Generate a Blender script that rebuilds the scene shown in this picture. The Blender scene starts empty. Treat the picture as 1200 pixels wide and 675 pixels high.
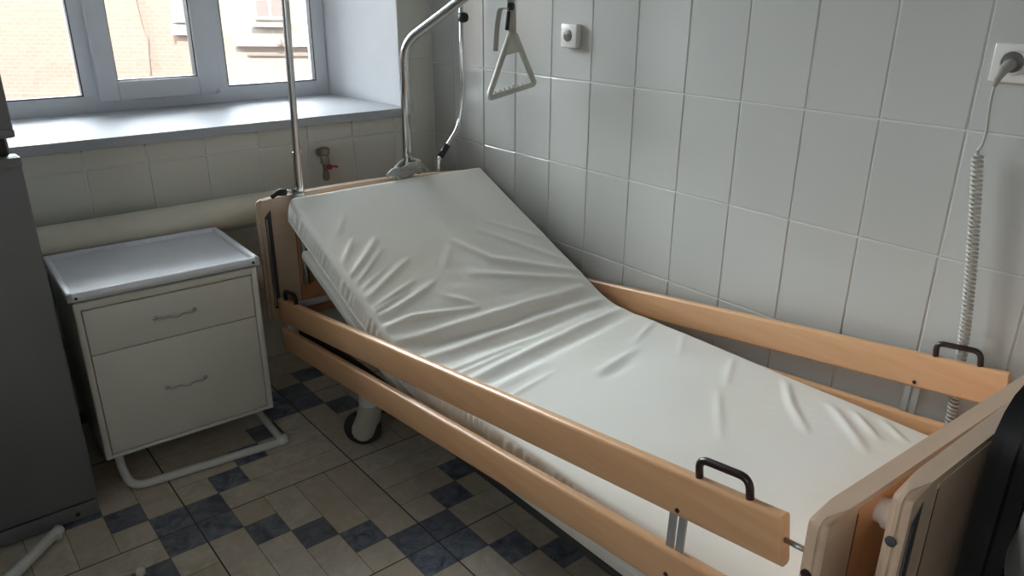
import bpy, bmesh, math, random
from mathutils import Vector, Matrix, noise
random.seed(7)
S = bpy.context.scene
COL = S.collection

# ------------------------------------------------------------------ materials
def mat(name, col, rough=0.5, metal=0.0, spec=0.5, coat=0.0, nz=None, nscale=20.0, ncol=None, bump=0.0, bscale=60.0, stretch=(1,1,1)):
    m = bpy.data.materials.new(name); m.use_nodes = True
    nt = m.node_tree; b = nt.nodes['Principled BSDF']
    b.inputs['Base Color'].default_value = (*col, 1)
    b.inputs['Roughness'].default_value = rough
    b.inputs['Metallic'].default_value = metal
    b.inputs['Specular IOR Level'].default_value = spec
    b.inputs['Coat Weight'].default_value = coat
    if nz or bump:
        tc = nt.nodes.new('ShaderNodeTexCoord'); mp = nt.nodes.new('ShaderNodeMapping')
        mp.inputs['Scale'].default_value = stretch
        nt.links.new(tc.outputs['Object'], mp.inputs['Vector'])
    if nz:
        n = nt.nodes.new('ShaderNodeTexNoise'); n.inputs['Scale'].default_value = nscale
        n.inputs['Detail'].default_value = 6; n.inputs['Roughness'].default_value = 0.6
        nt.links.new(mp.outputs[0], n.inputs['Vector'])
        r = nt.nodes.new('ShaderNodeMapRange'); r.inputs['From Min'].default_value = .3; r.inputs['From Max'].default_value = .7
        nt.links.new(n.outputs['Fac'], r.inputs['Value'])
        mx = nt.nodes.new('ShaderNodeMix'); mx.data_type = 'RGBA'
        mx.inputs['A'].default_value = (*col, 1); mx.inputs['B'].default_value = (*(ncol or [c*nz for c in col]), 1)
        nt.links.new(r.outputs[0], mx.inputs['Factor'])
        nt.links.new(mx.outputs['Result'], b.inputs['Base Color'])
    if bump:
        n2 = nt.nodes.new('ShaderNodeTexNoise'); n2.inputs['Scale'].default_value = bscale; n2.inputs['Detail'].default_value = 4
        nt.links.new(mp.outputs[0], n2.inputs['Vector'])
        bp = nt.nodes.new('ShaderNodeBump'); bp.inputs['Strength'].default_value = bump; bp.inputs['Distance'].default_value = 0.002
        nt.links.new(n2.outputs['Fac'], bp.inputs['Height']); nt.links.new(bp.outputs[0], b.inputs['Normal'])
    return m

M = {}
M['plaster'] = mat('white_plaster', (.74,.76,.79), .7, nz=.95, nscale=6, bump=.15, bscale=30)
M['paint_grey'] = mat('cream_wall_paint', (.60,.59,.54), .5, nz=.95, nscale=5)
M['grout'] = mat('wall_grout', (.66,.66,.64), .6)
M['pvc'] = mat('white_pvc', (.72,.75,.79), .3, nz=.97, nscale=8)
M['sill'] = mat('white_sill', (.46,.48,.52), .55, spec=.12, nz=.97, nscale=5)
M['rubber'] = mat('black_rubber', (.012,.012,.013), .55)
M['seal'] = mat('grey_window_seal', (.05,.05,.055), .6)
M['wood'] = mat('beech_wood', (.71,.42,.225), .32, coat=.25, nz=1, ncol=(.62,.345,.175), nscale=9, stretch=(5,.35,5))
M['wood_board'] = mat('beech_board', (.60,.45,.33), .36, coat=.15, nz=1, ncol=(.53,.39,.28), nscale=7, stretch=(.6,5,5))
M['wood_face'] = mat('beech_laminate_panel', (.66,.33,.15), .42, nz=1, ncol=(.58,.28,.125), nscale=6, stretch=(6,6,.4))
M['wood_edge'] = mat('varnished_beech_post', (.50,.375,.28), .35, coat=.2, nz=1, ncol=(.42,.31,.23), nscale=7, stretch=(6,6,.5))
M['chrome'] = mat('chrome', (.62,.62,.62), .12, 1.0)
M['steel'] = mat('brushed_steel', (.42,.43,.43), .35, 1.0)
M['grey_metal'] = mat('grey_painted_metal', (.34,.36,.36), .4, .3)
M['white_metal'] = mat('white_enamel', (.66,.67,.65), .3, nz=.94, nscale=7)
M['cabinet'] = mat('white_lacquer', (.66,.66,.595), .38, nz=.94, nscale=5)
M['tray'] = mat('white_tray_plastic', (.86,.89,.95), .42, nz=.95, nscale=9)
M['cream_pipe'] = mat('cream_pipe_paint', (.80,.76,.64), .35, nz=.9, nscale=6)
M['fridge'] = mat('grey_fridge_enamel', (.17,.18,.19), .38, .25, nz=.9, nscale=3)
M['plastic_grey'] = mat('pale_grey_plastic', (.45,.45,.40), .35)
M['frame_dark'] = mat('dark_grey_frame_enamel', (.018,.018,.018), .5)
M['hood'] = mat('beige_caster_plastic', (.40,.39,.33), .5)
M['strap'] = mat('grey_webbing', (.36,.36,.32), .8, bump=.3, bscale=400)
M['brown_plastic'] = mat('dark_brown_plastic', (.022,.010,.010), .3)
M['brass'] = mat('dull_brass', (.30,.27,.21), .45, .6)
M['red'] = mat('red_enamel', (.35,.02,.02), .4)
M['socket'] = mat('white_socket_plastic', (.66,.65,.62), .3)
M['socket_hole'] = mat('grey_socket_well', (.11,.10,.09), .4)
M['plug'] = mat('grey_plug_rubber', (.34,.33,.29), .45)
M['cable'] = mat('grey_cable', (.50,.49,.45), .45)
M['black_vinyl'] = mat('black_vinyl', (.004,.004,.005), .45, spec=.25, coat=.35)
M['blanket'] = mat('grey_cloth', (.10,.105,.095), .9, bump=.5, bscale=30)
M['bumper'] = mat('white_bumper', (.75,.68,.60), .45)
M['platform'] = mat('white_slat_cover', (.66,.66,.62), .5)

def tile_mat():
    m = mat('glazed_wall_tile', (.53,.55,.545), .10, spec=.55)
    nt = m.node_tree; b = nt.nodes['Principled BSDF']
    g = nt.nodes.new('ShaderNodeNewGeometry'); mx = nt.nodes.new('ShaderNodeMix'); mx.data_type = 'RGBA'
    mx.inputs['A'].default_value = (.50,.51,.49,1); mx.inputs['B'].default_value = (.525,.535,.515,1)
    nt.links.new(g.outputs['Random Per Island'], mx.inputs['Factor']); nt.links.new(mx.outputs['Result'], b.inputs['Base Color'])
    tc = nt.nodes.new('ShaderNodeTexCoord'); n = nt.nodes.new('ShaderNodeTexNoise'); n.inputs['Scale'].default_value = 9
    bp = nt.nodes.new('ShaderNodeBump'); bp.inputs['Strength'].default_value = .07; bp.inputs['Distance'].default_value = .004
    nt.links.new(tc.outputs['Object'], n.inputs['Vector']); nt.links.new(n.outputs['Fac'], bp.inputs['Height']); nt.links.new(bp.outputs[0], b.inputs['Normal'])
    return m
M['tile'] = tile_mat()
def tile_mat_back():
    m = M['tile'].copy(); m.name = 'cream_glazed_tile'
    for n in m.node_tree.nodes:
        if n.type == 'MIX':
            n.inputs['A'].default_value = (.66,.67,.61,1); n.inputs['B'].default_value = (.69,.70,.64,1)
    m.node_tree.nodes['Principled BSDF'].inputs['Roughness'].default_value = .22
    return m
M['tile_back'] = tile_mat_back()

def stone(name, a, b_, c, rough=.22, veins=0.0):
    m = bpy.data.materials.new(name); m.use_nodes = True; nt = m.node_tree; b = nt.nodes['Principled BSDF']
    b.inputs['Roughness'].default_value = rough
    tc = nt.nodes.new('ShaderNodeTexCoord')
    n = nt.nodes.new('ShaderNodeTexNoise'); n.inputs['Scale'].default_value = 16; n.inputs['Detail'].default_value = 8; n.inputs['Roughness'].default_value = .65; n.inputs['Distortion'].default_value = 1.2
    nt.links.new(tc.outputs['Object'], n.inputs['Vector'])
    cr = nt.nodes.new('ShaderNodeValToRGB'); e = cr.color_ramp.elements
    e[0].position = .33; e[0].color = (*a,1); e[1].position = .68; e[1].color = (*b_,1)
    nt.links.new(n.outputs['Fac'], cr.inputs['Fac'])
    g = nt.nodes.new('ShaderNodeNewGeometry')
    mx = nt.nodes.new('ShaderNodeMix'); mx.data_type = 'RGBA'; mx.inputs['B'].default_value = (*c,1)
    mul = nt.nodes.new('ShaderNodeMath'); mul.operation = 'MULTIPLY'; mul.inputs[1].default_value = .6
    nt.links.new(g.outputs['Random Per Island'], mul.inputs[0]); nt.links.new(mul.outputs[0], mx.inputs['Factor'])
    nt.links.new(cr.outputs['Color'], mx.inputs['A']); nt.links.new(mx.outputs['Result'], b.inputs['Base Color'])
    return m
M['stone_beige'] = stone('beige_stone_tile', (.50,.455,.37), (.70,.65,.55), (.48,.38,.28))
M['stone_blue'] = stone('blue_grey_stone_tile', (.07,.085,.13), (.28,.31,.36), (.14,.145,.16))
M['floor_joint'] = mat('dark_floor_joint', (.035,.03,.025), .7)
M['seam'] = mat('brown_tile_seam', (.12,.095,.07), .6)

def fabric():
    m = mat('mattress_fabric', (.70,.71,.675), .62, spec=.3)
    nt = m.node_tree; b = nt.nodes['Principled BSDF']
    tc = nt.nodes.new('ShaderNodeTexCoord')
    n = nt.nodes.new('ShaderNodeTexNoise'); n.inputs['Scale'].default_value = 2.2; n.inputs['Detail'].default_value = 3
    nt.links.new(tc.outputs['Object'], n.inputs['Vector'])
    r = nt.nodes.new('ShaderNodeMapRange'); r.inputs['From Min'].default_value = .4; r.inputs['From Max'].default_value = .7
    nt.links.new(n.outputs['Fac'], r.inputs['Value'])
    mx = nt.nodes.new('ShaderNodeMix'); mx.data_type = 'RGBA'
    mx.inputs['A'].default_value = (.79,.79,.75,1); mx.inputs['B'].default_value = (.78,.76,.67,1)
    nt.links.new(r.outputs[0], mx.inputs['Factor']); nt.links.new(mx.outputs['Result'], b.inputs['Base Color'])
    n2 = nt.nodes.new('ShaderNodeTexNoise'); n2.inputs['Scale'].default_value = 22; n2.inputs['Detail'].default_value = 5
    nt.links.new(tc.outputs['Object'], n2.inputs['Vector'])
    bp = nt.nodes.new('ShaderNodeBump'); bp.inputs['Strength'].default_value = .22; bp.inputs['Distance'].default_value = .006
    nt.links.new(n2.outputs['Fac'], bp.inputs['Height']); nt.links.new(bp.outputs[0], b.inputs['Normal'])
    b.inputs['Sheen Weight'].default_value = .15
    return m
M['fabric'] = fabric()

M['asphalt'] = mat('asphalt', (.09,.09,.09), .9)
def glass():
    m = bpy.data.materials.new('window_glass'); m.use_nodes = True; nt = m.node_tree; nt.nodes.clear()
    o = nt.nodes.new('ShaderNodeOutputMaterial'); t = nt.nodes.new('ShaderNodeBsdfTransparent'); g = nt.nodes.new('ShaderNodeBsdfGlossy')
    t.inputs['Color'].default_value = (.96,.98,.97,1); g.inputs['Roughness'].default_value = .02
    f = nt.nodes.new('ShaderNodeFresnel'); f.inputs['IOR'].default_value = 1.45; mx = nt.nodes.new('ShaderNodeMixShader')
    nt.links.new(f.outputs[0], mx.inputs['Fac']); nt.links.new(t.outputs[0], mx.inputs[1]); nt.links.new(g.outputs[0], mx.inputs[2]); nt.links.new(mx.outputs[0], o.inputs['Surface'])
    return m
M['glass'] = glass()

def brick(name, c1, c2, mort):
    m = bpy.data.materials.new(name); m.use_nodes = True; nt = m.node_tree; b = nt.nodes['Principled BSDF']
    b.inputs['Roughness'].default_value = .85
    tc = nt.nodes.new('ShaderNodeTexCoord'); br = nt.nodes.new('ShaderNodeTexBrick')
    mp = nt.nodes.new('ShaderNodeMapping'); mp.inputs['Rotation'].default_value = (math.radians(90),0,0)
    nt.links.new(tc.outputs['Object'], mp.inputs['Vector']); nt.links.new(mp.outputs[0], br.inputs['Vector'])
    br.inputs['Color1'].default_value = (*c1,1); br.inputs['Color2'].default_value = (*c2,1); br.inputs['Mortar'].default_value = (*mort,1)
    br.inputs['Scale'].default_value = 1; br.inputs['Brick Width'].default_value = .27; br.inputs['Row Height'].default_value = .12; br.inputs['Mortar Size'].default_value = .012
    nt.links.new(br.outputs['Color'], b.inputs['Base Color'])
    return m
M['brick_peach'] = brick('peach_brick', (.33,.24,.197), (.31,.218,.177), (.35,.268,.232))
M['facade_cream'] = mat('cream_facade_plaster', (.33,.295,.26), .85, nz=.93, nscale=2)
M['facade_white'] = mat('white_facade_trim', (.36,.345,.335), .8)
M['facade_dark'] = mat('grey_weathered_trim', (.26,.20,.17), .8)
M['facade_glass'] = mat('facade_window_glass', (.24,.20,.19), .3)
M['roof_metal'] = mat('grey_metal_flashing', (.33,.305,.305), .6)

# ------------------------------------------------------------------ helpers
def obj(name, bm, m, parent=None, smooth=False, angle=None):
    me = bpy.data.meshes.new(name)
    bmesh.ops.recalc_face_normals(bm, faces=bm.faces)
    bm.to_mesh(me); bm.free()
    for mm in (m if isinstance(m, (list, tuple)) else [m]): me.materials.append(mm)
    o = bpy.data.objects.new(name, me); COL.objects.link(o)
    if parent:
        o.parent = parent; o.matrix_parent_inverse = parent.matrix_world.inverted()
    if smooth or angle:
        for p in me.polygons: p.use_smooth = True
        if angle: me.set_sharp_from_angle(angle=math.radians(angle))
    return o
def thing(name, label, cat, loc=(0,0,0), group=None):
    o = bpy.data.objects.new(name, None); COL.objects.link(o); o.location = loc
    o.empty_display_size = .1
    o['label'] = label; o['category'] = cat
    if group: o['group'] = group
    bpy.context.view_layer.update()
    return o
def tag(o, label, cat, group=None):
    o['label'] = label; o['category'] = cat
    if group: o['group'] = group
    return o
def struct(o): o['kind'] = 'structure'; return o
def box(bm, x0,x1,y0,y1,z0,z1, bev=0, seg=2, mi=0, mtx=None):
    vs = [bm.verts.new((x,y,z)) for x in (x0,x1) for y in (y0,y1) for z in (z0,z1)]
    fs = [bm.faces.new([vs[i] for i in f]) for f in ((0,1,3,2),(4,6,7,5),(0,4,5,1),(2,3,7,6),(0,2,6,4),(1,5,7,3))]
    for f in fs: f.material_index = mi
    allv = list(vs)
    if bev:
        es = list({e for f in fs for e in f.edges})
        r = bmesh.ops.bevel(bm, geom=es, offset=bev, segments=seg, affect='EDGES', profile=.5)
        allv = list({v for v in r['verts']} | {v for f in r['faces'] for v in f.verts} | {v for v in vs if v.is_valid})
        for f in r['faces']: f.material_index = mi
    if mtx is not None:
        for v in allv: v.co = mtx @ v.co
    return allv
def prism(bm, poly, f, mi=0):
    """poly: list of 2D points; f(p, t) -> 3D, t = 0/1"""
    a = [bm.verts.new(f(p,0)) for p in poly]; b = [bm.verts.new(f(p,1)) for p in poly]
    n = len(poly)
    fs = [bm.faces.new(a), bm.faces.new(b[::-1])] + [bm.faces.new([a[i],b[i],b[(i+1)%n],a[(i+1)%n]]) for i in range(n)]
    for q in fs: q.material_index = mi
    return fs
def fillet(pts, r, n=6):
    pts = [Vector(p) for p in pts]; out = [pts[0]]
    for i in range(1, len(pts)-1):
        a, b, c = pts[i-1], pts[i], pts[i+1]
        rr = r[i-1] if isinstance(r, (list,tuple)) else r
        d1 = (a-b); d2 = (c-b); k = min(rr, d1.length*.49, d2.length*.49)
        p, q = b + d1.normalized()*k, b + d2.normalized()*k
        for j in range(n+1):
            t = j/n; out.append(p*(1-t)**2 + b*2*t*(1-t) + q*t*t)
    out.append(pts[-1]); return out
def tube(bm, pts, r, seg=14, cap=True, mi=0, squash=None):
    pts = [Vector(p) for p in pts]; rings = []
    t0 = (pts[1]-pts[0]).normalized()
    up = Vector((0,0,1)) if abs(t0.z) < .9 else Vector((1,0,0))
    nrm = t0.cross(up).normalized()
    for i, p in enumerate(pts):
        t = (pts[min(i+1,len(pts)-1)] - pts[max(i-1,0)]).normalized()
        nrm = (nrm - t*nrm.dot(t)).normalized(); bn = t.cross(nrm)
        rr = r[i] if isinstance(r, (list,tuple)) else r
        sx, sy = squash or (1,1)
        rings.append([bm.verts.new(p + (nrm*math.cos(2*math.pi*k/seg)*sx + bn*math.sin(2*math.pi*k/seg)*sy)*rr) for k in range(seg)])
    for a, b in zip(rings, rings[1:]):
        for k in range(seg):
            f = bm.faces.new([a[k],a[(k+1)%seg],b[(k+1)%seg],b[k]]); f.material_index = mi
    if cap:
        bm.faces.new(rings[0][::-1]).material_index = mi; bm.faces.new(rings[-1]).material_index = mi
def lathe(bm, prof, c, axis='z', seg=24, mi=0):
    rings = []
    for r, h in prof:
        ring = []
        for k in range(seg):
            a = 2*math.pi*k/seg; u, v = r*math.cos(a), r*math.sin(a)
            p = {'z':(u,v,h), 'y':(u,h,v), 'x':(h,u,v)}[axis]
            ring.append(bm.verts.new(Vector(c)+Vector(p)))
        rings.append(ring)
    for a, b in zip(rings, rings[1:]):
        for k in range(seg): bm.faces.new([a[k],a[(k+1)%seg],b[(k+1)%seg],b[k]]).material_index = mi
    bm.faces.new(rings[0][::-1]).material_index = mi; bm.faces.new(rings[-1]).material_index = mi
def new(): return bmesh.new()
def part_box(name, parent, m, *a, bev=.002, **k):
    bm = new(); box(bm, *a, bev=bev, **k); return obj(name, bm, m, parent, angle=40)

# ------------------------------------------------------------------ room shell
XL, YF, ZC = -3.1, -4.6, 3.0
# floor: slab + printed tile pattern as planks
FX, FY, TS = -.9514, -.8856, .5016
bm = new(); box(bm, XL-.1, .1, YF-.1, .05, -.12, -.0015)
for f in bm.faces: f.material_index = 0
def quad(bm, x0,x1,y0,y1,z,mi):
    x0=max(x0,XL); x1=min(x1,0); y0=max(y0,YF); y1=min(y1,0)
    if x1-x0<.004 or y1-y0<.004: return
    f = bm.faces.new([bm.verts.new(p) for p in ((x0,y0,z),(x1,y0,z),(x1,y1,z),(x0,y1,z))]); f.material_index = mi
for i in range(-5, 3):
    for j in range(-3, 9):
        X0, Y1 = FX+i*TS, FY-j*TS; g = .0022; c = (TS-2*g)/5; s = .0009
        quad(bm, X0+g, X0+TS-g, Y1-TS+g, Y1-g, -.0008, 3)
        main = (i+j) % 2 != 0
        def cell(a0,a1,b0,b1,mi):
            quad(bm, X0+g+a0*c+(s if a0 else 0), X0+g+a1*c-(s if a1<5 else 0), Y1-g-b1*c+(s if b1<5 else 0), Y1-g-b0*c-(s if b0 else 0), 0, mi)
        for k in range(5):
            dk = k if main else 4-k
            for (p,q) in ((0,dk),(dk+1,5)):
                if q > p:
                    if main: cell(k,k+1,p,q,1)
                    else: cell(p,q,k,k+1,1)
            if main: cell(k,k+1,dk,dk+1,2)
            else: cell(dk,dk+1,k,k+1,2)
struct(obj('floor', bm, [M['floor_joint'],M['stone_beige'],M['stone_blue'],M['seam']]))
bm = new(); box(bm, XL-.1, .1, YF-.1, .5, ZC, ZC+.12); struct(obj('ceiling', bm, M['plaster']))
bm = new()
SY0, SY1, SZ0, SZ1 = -3.7, -2.5, 1.10, 2.45  # opening for the added fill window
for a in ((YF-.1,SY0,-.1,ZC),(SY1,.5,-.1,ZC),(SY0,SY1,-.1,SZ0),(SY0,SY1,SZ1,ZC)): box(bm, XL-.4, XL, *a)
struct(obj('wall_left', bm, M['paint_grey']))
fill_win = bpy.data.objects.new('fill_window', None); COL.objects.link(fill_win); fill_win.location = (XL-.3,(SY0+SY1)/2,SZ0); fill_win['kind'] = 'structure'  # out-of-view window added to fill the room with light
bpy.context.view_layer.update()
bm = new()
for y in (SY0, (SY0+SY1)/2-.03, SY1-.06): box(bm, XL-.33,XL-.27, y, y+.06, SZ0, SZ1, bev=.005)
for z in (SZ0, SZ1-.06): box(bm, XL-.33,XL-.27, SY0+.05, SY1-.05, z, z+.06, bev=.005)
obj('window_frame', bm, M['pvc'], fill_win, angle=40)
bm = new(); box(bm, XL-.1, .1, YF-.15, YF, -.1, ZC); struct(obj('wall_front', bm, M['paint_grey']))

def tiles(bm, place, cols, rows, regions, mi, rnd):
    """place(a, b, h) -> point; h = height over the grout bed"""
    for c0, c1 in zip(cols, cols[1:]):
        for r0, r1 in zip(rows, rows[1:]):
            for (ra0,ra1,rb0,rb1) in regions:
                a0,a1,b0,b1 = max(c0,ra0),min(c1,ra1),max(r0,rb0),min(r1,rb1)
                if a1-a0 < .01 or b1-b0 < .01: continue
                g, e = .0012, .003
                t = [rnd.uniform(-.0006,.0006) for _ in range(3)]
                lo = [bm.verts.new(place(a,b,0)) for a,b in ((a0+g,b0+g),(a1-g,b0+g),(a1-g,b1-g),(a0+g,b1-g))]
                hi = [bm.verts.new(place(a,b,.0028+t[0]*sa+t[1]*sb)) for (a,b),(sa,sb) in zip(((a0+g+e,b0+g+e),(a1-g-e,b0+g+e),(a1-g-e,b1-g-e),(a0+g+e,b1-g-e)),((-1,-1),(1,-1),(1,1),(-1,1)))]
                bm.faces.new(hi).material_index = mi
                for k in range(4):
                    bm.faces.new([lo[k],lo[(k+1)%4],hi[(k+1)%4],hi[k]]).material_index = mi
rnd = random.Random(3)
bm = new(); box(bm, .003, .15, YF-.1, .5, -.1, ZC)
cols = [0] + [-(-.0364+.2*k) for k in range(1,24)]; cols = sorted(cols)
rows = [1.1521+.3015*k for k in range(-4,7)]
tiles(bm, lambda a,b,h: (.003-h,a,b), cols, rows, [(YF,-.001,0,ZC)], 1, rnd)
struct(obj('wall_right', bm, [M['grout'],M['tile']]))

# back wall with the deep window opening
WX0, WX1, WZ0, WZ1 = -1.74, -.24, .985, 2.45      # window frame extents at y=.5
RX0, RX1 = -1.815, -.166                            # reveal edges at y=0
bm = new()
prism(bm, [(.1,.003),(RX1,.003),(WX1,.5),(WX1,.62),(.1,.62)], lambda p,t: (p[0],p[1],t*ZC), 0)
prism(bm, [(XL-.1,.003),(RX0,.003),(WX0,.5),(WX0,.62),(XL-.1,.62)], lambda p,t: (p[0],p[1],t*ZC), 0)
prism(bm, [(RX0,.003),(RX1,.003),(WX1,.5),(WX1,.62),(WX0,.62),(WX0,.5)], lambda p,t: (p[0],p[1],.93*t), 0)
prism(bm, [(RX0,.003),(RX1,.003),(WX1,.5),(WX1,.62),(WX0,.62),(WX0,.5)], lambda p,t: (p[0],p[1],WZ1+(ZC-WZ1)*t), 0)
cols = sorted([-.004]+[-.004-.2*k for k in range(1,17)]); rows = [.871+.3*k for k in range(-3,9)]; rows[0] = 0
tiles(bm, lambda a,b,h: (a,.003-h,b), cols, rows, [(RX1,-.003,0,ZC),(RX0,RX1,0,.94),(XL,RX0,0,ZC),(RX0,RX1,WZ1,ZC)], 1, rnd)
struct(obj('wall_back', bm, [M['plaster'],M['tile_back']]))

# sill
bm = new()
prism(bm, [(RX0-.03,-.045),(RX1-.004,-.045),(RX1-.004,0),(WX1,.5),(WX1,.57),(WX0,.57),(WX0,.5),(RX0-.03,0)], lambda p,t: (p[0],p[1],(.944 if t==0 else .977 + (.010*(p[1]+.05)/.55))), 0)
bmesh.ops.bevel(bm, geom=list(bm.edges), offset=.004, segments=2, affect='EDGES')
sl = struct(obj('trim_1', bm, M['sill'], angle=40))

# window
win = bpy.data.objects.new('window_1', None); COL.objects.link(win); win.location = (-.99,.52,.985); win['kind'] = 'structure'
bpy.context.view_layer.update()
bm = new(); Y0, Y1 = .5, .57
def fr(bm, x0,x1,z0,z1,w,y0,y1,bev=.006):
    wl, wr, wb, wt = w
    box(bm, x0,x0+wl,y0,y1,z0,z1,bev=bev); box(bm, x1-wr,x1,y0,y1,z0,z1,bev=bev)
    box(bm, x0+wl-.003,x1-wr+.003,y0,y1,z0,z0+wb,bev=bev); box(bm, x0+wl-.003,x1-wr+.003,y0,y1,z1-wt,z1,bev=bev)
fr(bm, WX0,WX1,WZ0,WZ1,(.065,.065,.068,.068),Y0+.012,Y1)
box(bm, -1.272,-1.215,Y0+.012,Y1,WZ0+.06,WZ1-.06,bev=.005)
box(bm, -.775,-.707,Y0+.012,Y1,WZ0+.06,WZ1-.06,bev=.005)
obj('window_frame', bm, M['pvc'], win, angle=40)
bm = new(); fr(bm, -1.218,-.752,WZ0+.042,WZ1-.042,(.073,.084,.075,.075),Y0-.012,Y1-.01,bev=.008)
sash = obj('sash', bm, M['pvc'], win, angle=40)
bm = new()
for (a,b,zb) in ((WX0+.062,-1.270,WZ0+.066),(-1.145,-.836,WZ0+.117),(-.709,WX1-.062,WZ0+.066)):
    w=.005; y0,y1=Y0+.004,Y0+.05
    if zb>WZ0+.1: y0=Y0-.009
    zt = WZ1-(zb-WZ0)
    fr(bm, a-.001,b+.001,zb-.001,zt,(w,w,w,w),y0+.009,y1,bev=0)
obj('seal', bm, M['seal'], win)
bm = new()
for (a,b,zb) in ((WX0+.062,-1.270,WZ0+.066),(-1.145,-.836,WZ0+.117),(-.709,WX1-.062,WZ0+.066)):
    box(bm, a,b,Y0+.035,Y0+.041,zb,WZ1-(zb-WZ0))
obj('glass_pane', bm, M['glass'], win)
bm = new()
for z in (1.055,1.16,2.3): tube(bm, [(-.762,Y0-.004,z),(-.762,Y0-.004,z+.05)], .007, 10)
box(bm, -.772,-.745,Y0-.012,Y0+.004,1.03,1.045,bev=.002)
obj('hinge', bm, M['pvc'], win, angle=40)
bm = new(); box(bm, -1.195,-1.165,Y0-.03,Y0-.010,1.62,1.68,bev=.004); box(bm,-1.19,-1.17,Y0-.05,Y0-.03,1.56,1.66,bev=.005)
obj('window_handle', bm, M['pvc'], win, angle=40)

# heating pipes along the back wall
t = thing('heating_pipe', 'thick cream heating pipe register running along the wall below the window sill', 'heating pipe', (-1.5,-.095,.40))
for i, z in enumerate((.672,.40)):
    r = .056
    bm = new(); tube(bm, [(-2.9,-.095,z),(-.78 if i==0 else -.80,-.095,z)], r, 28)
    lathe(bm, [(r,0),(r*.96,.012),(r*.8,.03),(r*.4,.043),(.004,.047)], (-.78 if i==0 else -.80,-.095,z), 'x', 28)
    pb = obj('pipe', bm, M['cream_pipe'], t, angle=50)
    for x in (-2.3,-1.3):
        bm = new(); box(bm, x-.012,x+.012,-.06,-.001,z-r-.018,z-r+.004,bev=.002); obj('bracket', bm, M['cream_pipe'], pb)
bm = new(); tube(bm, [(-.86,-.095,.672-r+.01),(-.86,-.095,.40+r-.01)], .017, 14); obj('riser_pipe', bm, M['cream_pipe'], t, smooth=True)
for x in (-2.6,-.95):
    bm = new(); tube(bm, [(x,-.095,.40-r+.01),(x,-.095,0)], .012, 12); obj('support_leg', bm, M['cream_pipe'], t, smooth=True)

# valve on the wall
t = thing('water_valve', 'small brass valve with red handle on the wall under the sill', 'valve', (-.559,0,.79))
bm = new(); lathe(bm, [(.009,0),(.009,.045)], (-.559,-.045,.83), 'y', 14); lathe(bm, [(.017,0),(.017,.012)], (-.559,-.012,.83), 'y', 18)
lathe(bm, [(.010,-.065),(.014,-.06),(.014,-.035),(.010,-.03),(.012,0),(.018,.004),(.018,.03),(.014,.035),(.021,.04),(.021,.062),(.016,.066)], (-.559,-.048,.79), 'z', 16)
obj('valve_body', bm, M['brass'], t, angle=40)
bm = new(); tube(bm, fillet([(-.545,-.06,.78),(-.535,-.07,.782),(-.518,-.072,.777)],.01), [.004]*8+[.005], 8)
lathe(bm, [(.011,0),(.011,.007)], (-.549,-.069,.78), 'y', 12)
obj('valve_handle', bm, M['red'], t, angle=40)

# wall conduit piece next to reveal
tag(obj('junction_cover', (lambda b: (box(b,-.11,-.085,-.008,0,.955,.99,bev=.003), b)[1])(new()), M['socket'], angle=40), 'small white square cover on the wall beside the sill end', 'cover plate')

# ------------------------------------------------------------------ hospital bed
YAW = .0157
def Bx(x, y):      # x given at the foot end, shifted towards the wall along the bed
    return x + (y+2.42)*YAW
bed = thing('hospital_bed', 'adjustable hospital bed with beech side rails and raised backrest, along the tiled wall', 'bed', (-.52,-1.4,0))
# side rails
def rail(name, x, yf, zf, yh, zh, h, th=.024):
    """rounded board from foot (yf, top zf) to head (yh, top zh)"""
    bm = new()
    a = Vector((Bx(x,yf),yf,zf-h/2)); b = Vector((Bx(x,yh),yh,zh-h/2))
    d = (b-a).normalized(); side = Vector((1,0,0)); side = (side - d*side.dot(d)).normalized(); up = side.cross(d).normalized()
    if up.z < 0: up = -up
    prof = []
    for cx, cz, a0 in ((1,1,0),(-1,1,90),(-1,-1,180),(1,-1,270)):
        rr = .009
        for k in range(5):
            an = math.radians(a0+k*22.5)
            prof.append((cx*(th/2-rr)+rr*math.cos(an), cz*(h/2-rr)+rr*math.sin(an)))
    n = 24; rings = []
    for i in range(n+1):
        t = i/n; c = a.lerp(b, t); k = 1
        rings.append([bm.verts.new(c + side*p[0]*k + up*p[1]*k) for p in prof])
    m = len(prof)
    for r0, r1 in zip(rings, rings[1:]):
        for k in range(m): bm.faces.new([r0[k],r0[(k+1)%m],r1[(k+1)%m],r1[k]])
    bm.faces.new(rings[0][::-1]); bm.faces.new(rings[-1])
    return obj(name, bm, M['wood'], bed, angle=50), (a, b, d, side, up, h)
def rail_handle(info, r_obj, s0, s1):
    a, b, d, side, up, h = info
    p0 = a + d*s0 + up*(h/2-.006); p1 = a + d*s1 + up*(h/2-.006); k = up*.040
    bm = new(); tube(bm, fillet([p0, p0+k, p1+k, p1], .020, 8), .0068, 14)
    o = obj('rail_handle', bm, M['brown_plastic'], r_obj, smooth=True)
def bolt(r_obj, c, sgn, m='brown_plastic', r=.0045):
    bm = new(); lathe(bm, [(r,-.001*sgn),(r,.0015*sgn),(r*.6,.0025*sgn)], c, 'x', 12); obj('bolt', bm, M[m], r_obj)
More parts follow.
